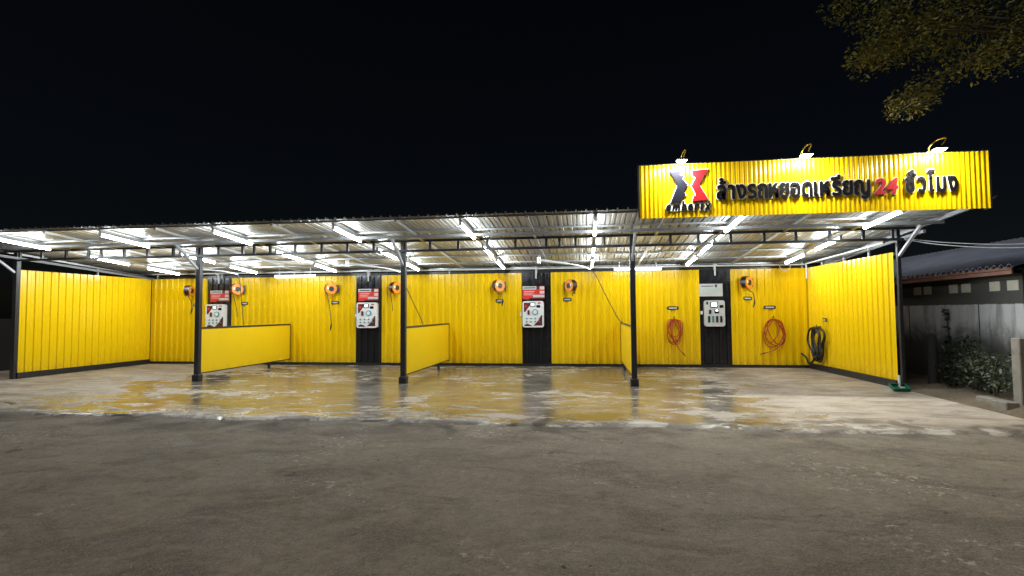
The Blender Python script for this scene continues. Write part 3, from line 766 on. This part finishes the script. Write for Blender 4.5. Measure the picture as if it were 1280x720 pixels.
MB().box((XR-0.049,14.83,1.335),(XR-0.0445,14.95,1.37)).build("pale_strip", M['grey_panel'], t2, (XR-0.03,14.88,1.36))

# ------------------------------------------------------------------ sign board
SX0, SX1, SY, SZ0, SZ1 = 1.01, 6.75, 9.86, 3.295, 4.265
sg = empty("sign_board", (SX0, SY, SZ0), "big yellow corrugated sign board with Thai lettering on the canopy's front edge", "sign"); GL = (SX0, SY, SZ0)
corrugated((SX0, SY, 0), (SX1, SY, 0), SZ0, SZ1, 0.076, 0.011, WAVE, 1, seed=40, nz=4, wob=0.006).build("face_sheet", M['yellow_sign'], sg, GL)
fr = MB()
fr.box((SX0-0.03, SY-0.005, SZ0), (SX0-0.004, SY+0.16, SZ1+0.02)); fr.box((SX1+0.004, SY-0.005, SZ0), (SX1+0.03, SY+0.16, SZ1+0.02))
fr.box((SX0-0.003, SY+0.012, SZ1-0.03), (SX1+0.003, SY+0.16, SZ1+0.02)); fr.box((SX0-0.003, SY+0.02, SZ0+0.01), (SX1+0.003, SY+0.06, SZ0+0.06))
fr.build("frame", M['black_steel'], sg, GL)
MB().box((SX0-0.003, SY+0.10, SZ0+0.07), (SX1+0.003, SY+0.12, SZ1-0.04)).build("back_sheet", M['grey_steel'], sg, GL)
FY = SY-0.030
def glyphs(text, shear=0.0):
    cu = bpy.data.curves.new("t", 'FONT'); cu.body = text; cu.size = 1.0; cu.extrude = 0; cu.shear = shear; cu.resolution_u = 4
    return cu
def curve_mesh(cu, depth):
    cu.extrude = depth/2
    o = bpy.data.objects.new("t", cu); COL.objects.link(o)
    dg = bpy.context.evaluated_depsgraph_get(); me = bpy.data.meshes.new_from_object(o.evaluated_get(dg))
    vs = [tuple(v.co) for v in me.vertices]; fs = [tuple(p.vertices) for p in me.polygons]
    bpy.data.objects.remove(o); bpy.data.meshes.remove(me); bpy.data.curves.remove(cu)
    return vs, fs
def fat(vs, fs, x, z, x0, sx, sz, yc, r, n):
    """glyph thickened by r metres: shifted copies, each a hair deeper than the last"""
    mb = MB()
    for k in range(n+1):
        a = 2*math.pi*k/n; q = 0 if k == n else r; e = 0.00025*(n-k)
        mb.add([(x+r+(v[0]-x0)*sx+q*math.cos(a), yc-v[2]+e, z+v[1]*sz+q*math.sin(a)) for v in vs], fs)
    return mb
def letter(text, x, z, sx, sz, mat, white=0.016, bold=0.01, depth=0.014, name="letter", shear=0.0):
    """one raised letter on the sign with an added white halo rim; lower left corner at (x, z) in metres"""
    vs, fs = curve_mesh(glyphs(text, shear), depth)
    x0 = min(v[0] for v in vs)
    o = fat(vs, fs, x, z, x0, sx, sz, FY, bold, 10).build(name, mat, sg, GL)
    vs, fs = curve_mesh(glyphs(text, shear), 0.008)
    fat(vs, fs, x-white, z, x0, sx, sz, FY+depth/2+0.009, bold+white, 14).build("letter_halo", M['sign_white'], o, GL)  # white rim added to imitate a bright halo round the letter
def word(chars, xa, xb, z, sz, mat, gap=0.012, bold=0.01, shear=0.0, white=0.016, depth=0.014):
    """lay letters from xa to xb, widths scaled to fit"""
    ws = []
    for c in chars:
        vs, fs = curve_mesh(glyphs(c, shear), 0.01); ws.append(max(v[0] for v in vs)-min(v[0] for v in vs))
    sx = (xb-xa-(gap+2*bold)*len(chars)+gap)/sum(ws); x = xa
    for c, w in zip(chars, ws):
        letter(c, x, z, sx, sz, mat, white, bold, depth, shear=shear); x += w*sx+gap+2*bold
TZ = 3.60
word(["ล้","า","ง","ร","ถ","ห","ย","อ","ด","เ","ห","รี","ย","ญ"], 2.35, 4.89, TZ, 0.44, M['sign_black'], 0.020, 0.0105, 0.0, 0.013, 0.014)
word(["2","4"], 4.95, 5.33, TZ-0.005, 0.37, M['sign_red'], 0.004, 0.014, 0.15, 0.013, 0.014)
word(["ชั่","ว","โ","ม","ง"], 5.45, 6.25, TZ+0.01, 0.44, M['sign_black'], 0.020, 0.0105, 0.0, 0.013, 0.014)
word(["e","m","b","e","r","i","x"], 1.47, 2.25, 3.42, 0.235, M['sign_black'], 0.018, 0.008, 0.2, 0.014, 0.010)
def emblem(poly, mat):
    mb = MB().prism(poly, FY-0.01, FY+0.008); o = mb.build("emblem_half", mat, sg, GL)
    cx = sum(p[0] for p in poly)/len(poly); cz = sum(p[1] for p in poly)/len(poly)
    big = []
    n = len(poly)
    ar = sum(poly[i][0]*poly[(i+1)%n][1]-poly[(i+1)%n][0]*poly[i][1] for i in range(n))
    for i in range(n):
        a, b, c = Vector(poly[i-1]), Vector(poly[i]), Vector(poly[(i+1)%n])
        n1 = Vector(((b-a).y, -(b-a).x)).normalized(); n2 = Vector(((c-b).y, -(c-b).x)).normalized()
        m = (n1+n2); m = m/ max(0.35, m.length_squared/2) if m.length > 0 else n1
        q = b + m*0.014*(1 if ar > 0 else -1); big.append((q.x, q.y))
    MB().prism(big, FY+0.008, FY+0.018).build("emblem_halo", M['sign_white'], o, GL)  # white rim added behind the emblem to imitate its bright halo
def ez(px, pz):   # emblem drawing units -> metres on the sign
    return (1.545 + (px-55)/267*0.66, 4.145 - (pz-310)/202*0.56)
emblem([ez(*p) for p in [(55,316),(136,316),(128,340),(152,348),(144,362),(178,405),(150,452),(164,470),(146,478),(130,512),(60,514),(108,405)]], M['navy'])
emblem([ez(*p) for p in [(212,314),(320,310),(258,405),(322,510),(212,514),(220,486),(238,474),(206,412),(236,362),(214,346)]], M['sign_red'])

# flood lamps on arms above the sign
def sign_flood(x, label, lean):
    t = empty("sign_flood_lamp", (x, SY+0.05, SZ1+0.02), label, "lamp", "flood lamps on arms above the sign"); L = (x, SY+0.05, SZ1+0.02)
    MB().box((x-0.05, SY+0.02, SZ1+0.02), (x+0.05, SY+0.09, SZ1+0.035)).build("foot_plate", M['gold'], t, L)
    hx = x - 0.05 + lean*0.3
    arm = catmull([(x, SY+0.05, SZ1+0.03), (x, SY+0.04, SZ1+0.12), (x+lean*0.6, SY-0.06, SZ1+0.21), (x+lean, SY-0.20, SZ1+0.19), (hx+0.03, SY-0.24, SZ1+0.055)], 7)
    MB().tube(arm, 0.011, 8).build("arm", M['gold'], t, L)
    # shallow tray hung before the sign's top edge, shining down its face; lens glow stands in for the sign's hot spot
    c = Vector((hx, SY-0.24, SZ1+0.0))
    def fr_(u, v, w): return c + Vector((u, v, w))
    vs = [fr_(u*s_, v*s2, w) for w, s_, s2 in ((0.05,0.06,0.04),(0.0,0.088,0.07)) for u, v in ((-1,-1),(1,-1),(1,1),(-1,1))]
    hb = MB(); hb.add(vs, [(0,1,2,3),(4,5,1,0),(5,6,2,1),(6,7,3,2),(7,4,0,3)]); h = hb.build("lamp_head", M['black_plastic'], t, L)
    lb = MB(); lb.add([fr_(-0.078,-0.06,-0.004),fr_(0.078,-0.06,-0.004),fr_(0.078,0.06,-0.004),fr_(-0.078,0.06,-0.004),fr_(-0.05,-0.036,-0.035),fr_(0.05,-0.036,-0.035),fr_(0.05,0.036,-0.035),fr_(-0.05,0.036,-0.035)],
        [(4,7,6,5),(0,4,5,1),(1,5,6,2),(2,6,7,3),(3,7,4,0)]); lb.build("lens", M['flood'], h, L)
for x, lab, ln in ((1.76, "lit flood lamp on an arm above the sign's two tone emblem", 0.04), (3.82, "lit flood lamp on an arm above the middle of the sign", 0.07), (5.88, "lit flood lamp on an arm above the sign's right end", 0.12)):
    sign_flood(x, lab, ln)

# ------------------------------------------------------------------ neighbouring house
HX, HY0, HY1, EX, RXH, RZ = 8.0, 11.0, 21.0, 7.75, 10.0, 3.20
ho = empty("neighbour_house", (HX, HY0, 0), "low old house with grimy white wall and dark corrugated roof", "house"); HL = (HX, HY0, 0)
def house_z(x): return 2.40 + (RZ-2.40)*(x-EX)/(RXH-EX)
VENTS = [14.14,13.75,12.86,12.47,11.67,11.22]
wl = MB()
wl.box((HX,HY0,-0.06),(HX+0.18,HY1,2.36)); 
wl.build("long_wall", M['plaster'], ho, HL)
gw = MB(); gw.add([(HX+0.18,HY0,-0.06),(12.0,HY0,-0.06),(12.0,HY0,2.36),(RXH,HY0,RZ-0.08),(HX+0.18,HY0,2.38)], [(0,1,2,3,4)])
gw.add([(HX+0.18,HY0+0.15,-0.06),(12.0,HY0+0.15,-0.06),(12.0,HY0+0.15,2.36),(RXH,HY0+0.15,RZ-0.08),(HX+0.18,HY0+0.15,2.38)], [(4,3,2,1,0)])
gw.build("gable_wall", M['plaster'], ho, HL)
rf = MB(); vs = []; ys = []; k = 0; p = 0.18
while HY0-0.25+k*p < HY1:
    for f, h in WAVE: ys.append((HY0-0.25+(k+f)*p, h*0.06))
    k += 1
n = len(ys)
cols = [(EX-0.08, None)] + [(EX+(RXH-EX)*q/3, None) for q in (1,2,3)] + [(12.3, None)]
for x, _ in cols:
    z = house_z(x) if x <= RXH else house_z(2*RXH-x)
    for y_, h in ys: vs.append((x, y_, z+h))
fs = [(c*n+i, (c+1)*n+i, (c+1)*n+i+1, c*n+i+1) for c in range(len(cols)-1) for i in range(n-1)]
m_ = len(vs); vs += [(x, y_, z-0.012) for x, y_, z in vs]
fs += [tuple(j+m_ for j in reversed(f)) for f in fs]
fs += [(i+1, i, i+m_, i+1+m_) for i in range(n-1)]
rf.add(vs, fs, True); rf.build("roof", M['roof_tile'], ho, HL)
MB().box((EX-0.012,HY0-0.12,2.245),(EX+0.018,HY1,2.385)).build("fascia", M['pinkwood'], ho, HL)
MB().box((EX-0.022,HY0-0.13,2.315),(EX-0.0125,HY1,2.325)).build("fascia_groove", M['dark_wood'], ho, HL)
MB().box((EX+0.02,HY0,2.26),(HX,HY1,2.275)).build("soffit", M['dark_wood'], ho, HL)
for y_ in VENTS:
    MB().box((HX-0.012,y_-0.135,1.955),(HX+0.02,y_+0.135,2.145)).build("vent_block", M['vent'], ho, HL)
for y_ in (12.14, 14.51):
    MB().box((HX-0.004,y_-0.012,0.7),(HX+0.01,y_+0.012,1.70)).build("wall_joint", M['dark_wood'], ho, HL)

# posts and kerb blocks by the house
t = MB().box((6.90,9.62,-0.05),(7.07,9.80,1.13),0.012).build("fence_post", M['post_conc'], None, (6.94,9.71,0)); tag(t, "pale square concrete fence post at the right edge of the verge", "post")
t = MB().tube([(7.28,12.45,-0.05),(7.28,12.45,0.95),(7.275,12.45,1.06),(7.27,12.45,1.10)],[0.10,0.085,0.075,0.03],10).build("fence_post", M['dark_wood'], None, (7.28,12.45,0)); tag(t, "dark round topped stump post standing before the grimy house wall", "post")
kb = MB().box((6.68,9.95,-0.04),(6.84,10.32,0.11),0.015); t = kb.build("kerb_block", M['post_conc'], None, (6.76,10.1,0)); tag(t, "broken pale concrete block lying beside the shrub, farther from the pale post", "concrete block")
kb = MB().box((6.60,9.52,-0.04),(6.80,9.86,0.12),0.015); t = kb.build("kerb_block", M['post_conc'], None, (6.7,9.7,0)); tag(t, "pale concrete block lying at the foot of the pale fence post", "concrete block")
# green tray and pipe stub
t = empty("dust_tray", (6.12,11.48,0), "shallow green plastic tray on the ground at the right wall's end", "tray"); L = (6.12,11.48,0)
def tray():
    a, b = MB(), MB(); c = Vector((6.12,11.46,0.02)); ux = Vector((1,0.05,0)).normalized(); uy = Vector((-0.05,0.9,0.42)).normalized(); un = ux.cross(uy)
    def q(i,j,k): return c + ux*i + uy*j + un*k
    w, h, r = 0.15, 0.17, 0.018
    a.add([q(-w,-0.02,0),q(w,-0.02,0),q(w,h,0),q(-w,h,0)],[(0,1,2,3)])
    b.bar(q(-w,-0.02,0.03),q(w,-0.02,0.03),0.02,0.06,un); b.bar(q(-w,h,0.03),q(w,h,0.03),0.02,0.06,un)
    b.bar(q(-w,-0.02,0.03),q(-w,h,0.03),0.02,0.06,un); b.bar(q(w,-0.02,0.03),q(w,h,0.03),0.02,0.06,un)
    return a, b, q
a_, b_, q_ = tray()
a_.build("tray_floor", M['green'], t, L); b_.build("tray_rim", M['green'], t, L)
MB().box(q_(0.02,0.04,0.01), q_(0.09,0.09,0.03)).build("white_rag", M['white'], t, L)
MB_ = MB().tube([(6.16,11.60,-0.03),(6.16,11.60,0.30)],0.024,10); o = MB_.build("pipe_stub", M['white_pipe'], None, (6.16,11.6,0)); tag(o, "short white upright pipe stub behind the green tray", "pipe")

# ------------------------------------------------------------------ plants
def leaves(mb, c, rad, count, size, squash=1.0, droop=0.3):
    c = Vector(c)
    for _ in range(count):
        d = Vector((rnd.gauss(0,1), rnd.gauss(0,1), rnd.gauss(0,1)*squash))
        if d.length < 1e-3: continue
        p = c + d.normalized()*rad*(rnd.random()**0.45)*Vector((1,1,squash)).length/1.73
        s = size*rnd.uniform(0.6,1.35)
        a = Vector((rnd.gauss(0,1),rnd.gauss(0,1),rnd.gauss(0,0.6)-droop)).normalized(); b = a.cross(Vector((rnd.gauss(0,1),rnd.gauss(0,1),rnd.gauss(0,1)))).normalized()
        n = a.cross(b)
        mb.add([p-a*s, p-a*s*0.1+b*s*0.42+n*s*0.08, p+a*s, p-a*s*0.1-b*s*0.42+n*s*0.08], [(0,1,2,3)])
def shrub(loc, blobs, mat, size, label, stems):
    t = empty("shrub", loc, label, "shrub", "shrubs before the house wall"); L = loc
    mb = MB()
    for c, r, k in blobs: leaves(mb, c, r, k, size, 0.9)
    mb.build("foliage", mat, t, L)
    sm = MB()
    for a, b in stems: sm.tube(catmull([a, (Vector(a)+Vector(b))/2+Vector((rnd.uniform(-.06,.06),rnd.uniform(-.06,.06),0)), b],4), [0.012]*8+[0.005], 5)
    sm.build("stem", M['bark'], t, L)
def stems(base, tops): return [(base, tp) for tp in tops]
shrub((7.25,10.6,0), [((7.22,10.55,0.55),0.34,150),((7.3,10.9,0.38),0.36,90),((7.15,10.35,0.32),0.28,70),((7.25,11.1,0.62),0.22,120)], M['leaf_pale'], 0.045,
      "pale green leafy shrub beside the pale concrete fence post", stems((7.25,10.7,-0.03), [(7.2,10.5,0.8),(7.3,10.9,0.7),(7.12,10.35,0.55),(7.3,11.15,0.8),(7.2,10.75,0.85)]))
shrub((7.5,11.5,0), [((7.5,11.45,0.62),0.36,90),((7.45,11.3,0.25),0.36,150),((7.55,11.8,0.85),0.24,120),((7.5,11.65,0.3),0.34,120)], M['leaf_dark'], 0.05,
      "dark green shrub in the middle of the wall, taller than its neighbours", stems((7.5,11.5,-0.03), [(7.5,11.4,0.95),(7.55,11.8,1.1),(7.4,11.3,0.6)]))
shrub((7.5,12.3,0), [((7.48,12.15,0.32),0.34,130),((7.55,12.3,0.7),0.22,90),((7.4,12.0,0.15),0.25,90)], M['leaf_dark'], 0.05,
      "dark low shrub beside the dark stump post", stems((7.5,12.3,-0.03), [(7.5,12.1,0.6),(7.55,12.35,0.9)]))
vn = empty("climbing_vine", (7.95,12.9,0), "thin dark climbing vine with few leaves up the house wall", "vine"); VL = (7.95,12.9,0)
path = catmull([(7.96,12.95,-0.03),(7.95,12.98,0.5),(7.965,13.03,1.0),(7.955,13.05,1.35),(7.96,13.02,1.62)],6)
MB().tube(path, 0.008, 5).build("stem", M['bark'], vn, VL)
mb = MB()
for z_, k in ((1.60,6),(1.52,7),(1.40,5),(1.2,5),(1.0,7),(0.85,9),(0.7,10),(0.5,14),(0.3,18)): leaves(mb, (7.93, 13.02, z_), 0.09, k, 0.06, 0.4)
mb.build("foliage", M['leaf_dark'], vn, VL)

def tree():
    base = Vector((9.2, 9.0, -0.05))
    t = empty("tree", base, "big dark leafy tree hanging its branches in from the upper right", "tree")
    MB().tube(catmull([base, base+Vector((0.05,0.1,1.6)), base+Vector((-0.15,0.0,3.4)), base+Vector((-0.3,0.1,5.2)), base+Vector((-0.2,0.2,7.2))],6),
              [0.24-0.16*k/24 for k in range(25)], 10).build("trunk", M['bark'], t, base)
    crown = MB(); limbs = MB()
    tips = []
    def limb(a, b, r0, sag=0.0):
        a, b = Vector(a), Vector(b); m = (a+b)/2+Vector((rnd.uniform(-.2,.2),rnd.uniform(-.2,.2),0.25+0.35*max(0, 6.2-b.z)))
        k = b + Vector((0.45, 0.05, 0.42)); pts = catmull([a,m,k,b],5); limbs.tube(pts, [r0*(1-0.85*k/(len(pts)-1)) for k in range(len(pts))], 6); return pts
    ends = [((4.45,8.9,5.55),0.36,190),((4.75,9.0,5.72),0.40,200),((4.98,8.9,4.80),0.34,200),((5.30,9.0,4.92),0.28,70),((5.25,9.1,5.85),0.45,200),((4.25,9.2,6.55),0.40,110),
            ((4.85,9.3,6.35),0.5,190),((5.7,9.2,6.3),0.6,240),((6.15,9.0,5.45),0.42,160),((6.7,9.1,5.65),0.5,200),((5.9,9.4,5.85),0.4,130),((6.9,9.3,6.4),0.7,300),((6.3,9.6,6.9),0.7,260),((5.3,9.6,6.95),0.6,180),
            ((7.6,9.2,6.0),0.7,300),((8.0,9.0,7.0),0.9,420),((9.3,9.1,7.6),1.1,520),((8.6,8.4,6.2),0.8,320),((10.3,9.4,6.6),0.9,360),((8.9,10.2,6.5),0.9,320)]
    fork = [Vector((8.95,9.05,4.3)), Vector((8.9,9.1,5.2)), Vector((9.0,9.2,6.4))]
    for c, r, k in ends:
        f = fork[1] if c[2] < 6.0 else fork[2]
        pts = limb(f, c, 0.035, 0.05)
        leaves(crown, c, r, int(k*1.9), 0.037, 0.75, 0.5)
        for q in pts[5:]: leaves(crown, q, 0.24, 30, 0.032, 0.8, 0.5)
    limbs.build("branch", M['bark'], t, base)
    crown.build("crown", M['leaf_tree'], t, base)
tree()

# overhead service cables
for dz, r, lab in ((0.0, 0.008, "upper grey service cable sagging from the canopy towards the house"), (-0.05, 0.010, "lower thicker grey service cable sagging from the canopy towards the house")):
    pts = catmull([(6.40,11.76,3.06+dz*0.4),(6.9,11.3,2.90+dz),(7.6,10.6,2.76+dz*1.3),(8.5,9.7,2.72+dz),(9.05,9.1,2.85+dz)],8)
    o = MB().tube(pts, r, 6).build("service_cable", M['pale_steel'], None, (6.4,11.76,3.06)); tag(o, lab, "cable")
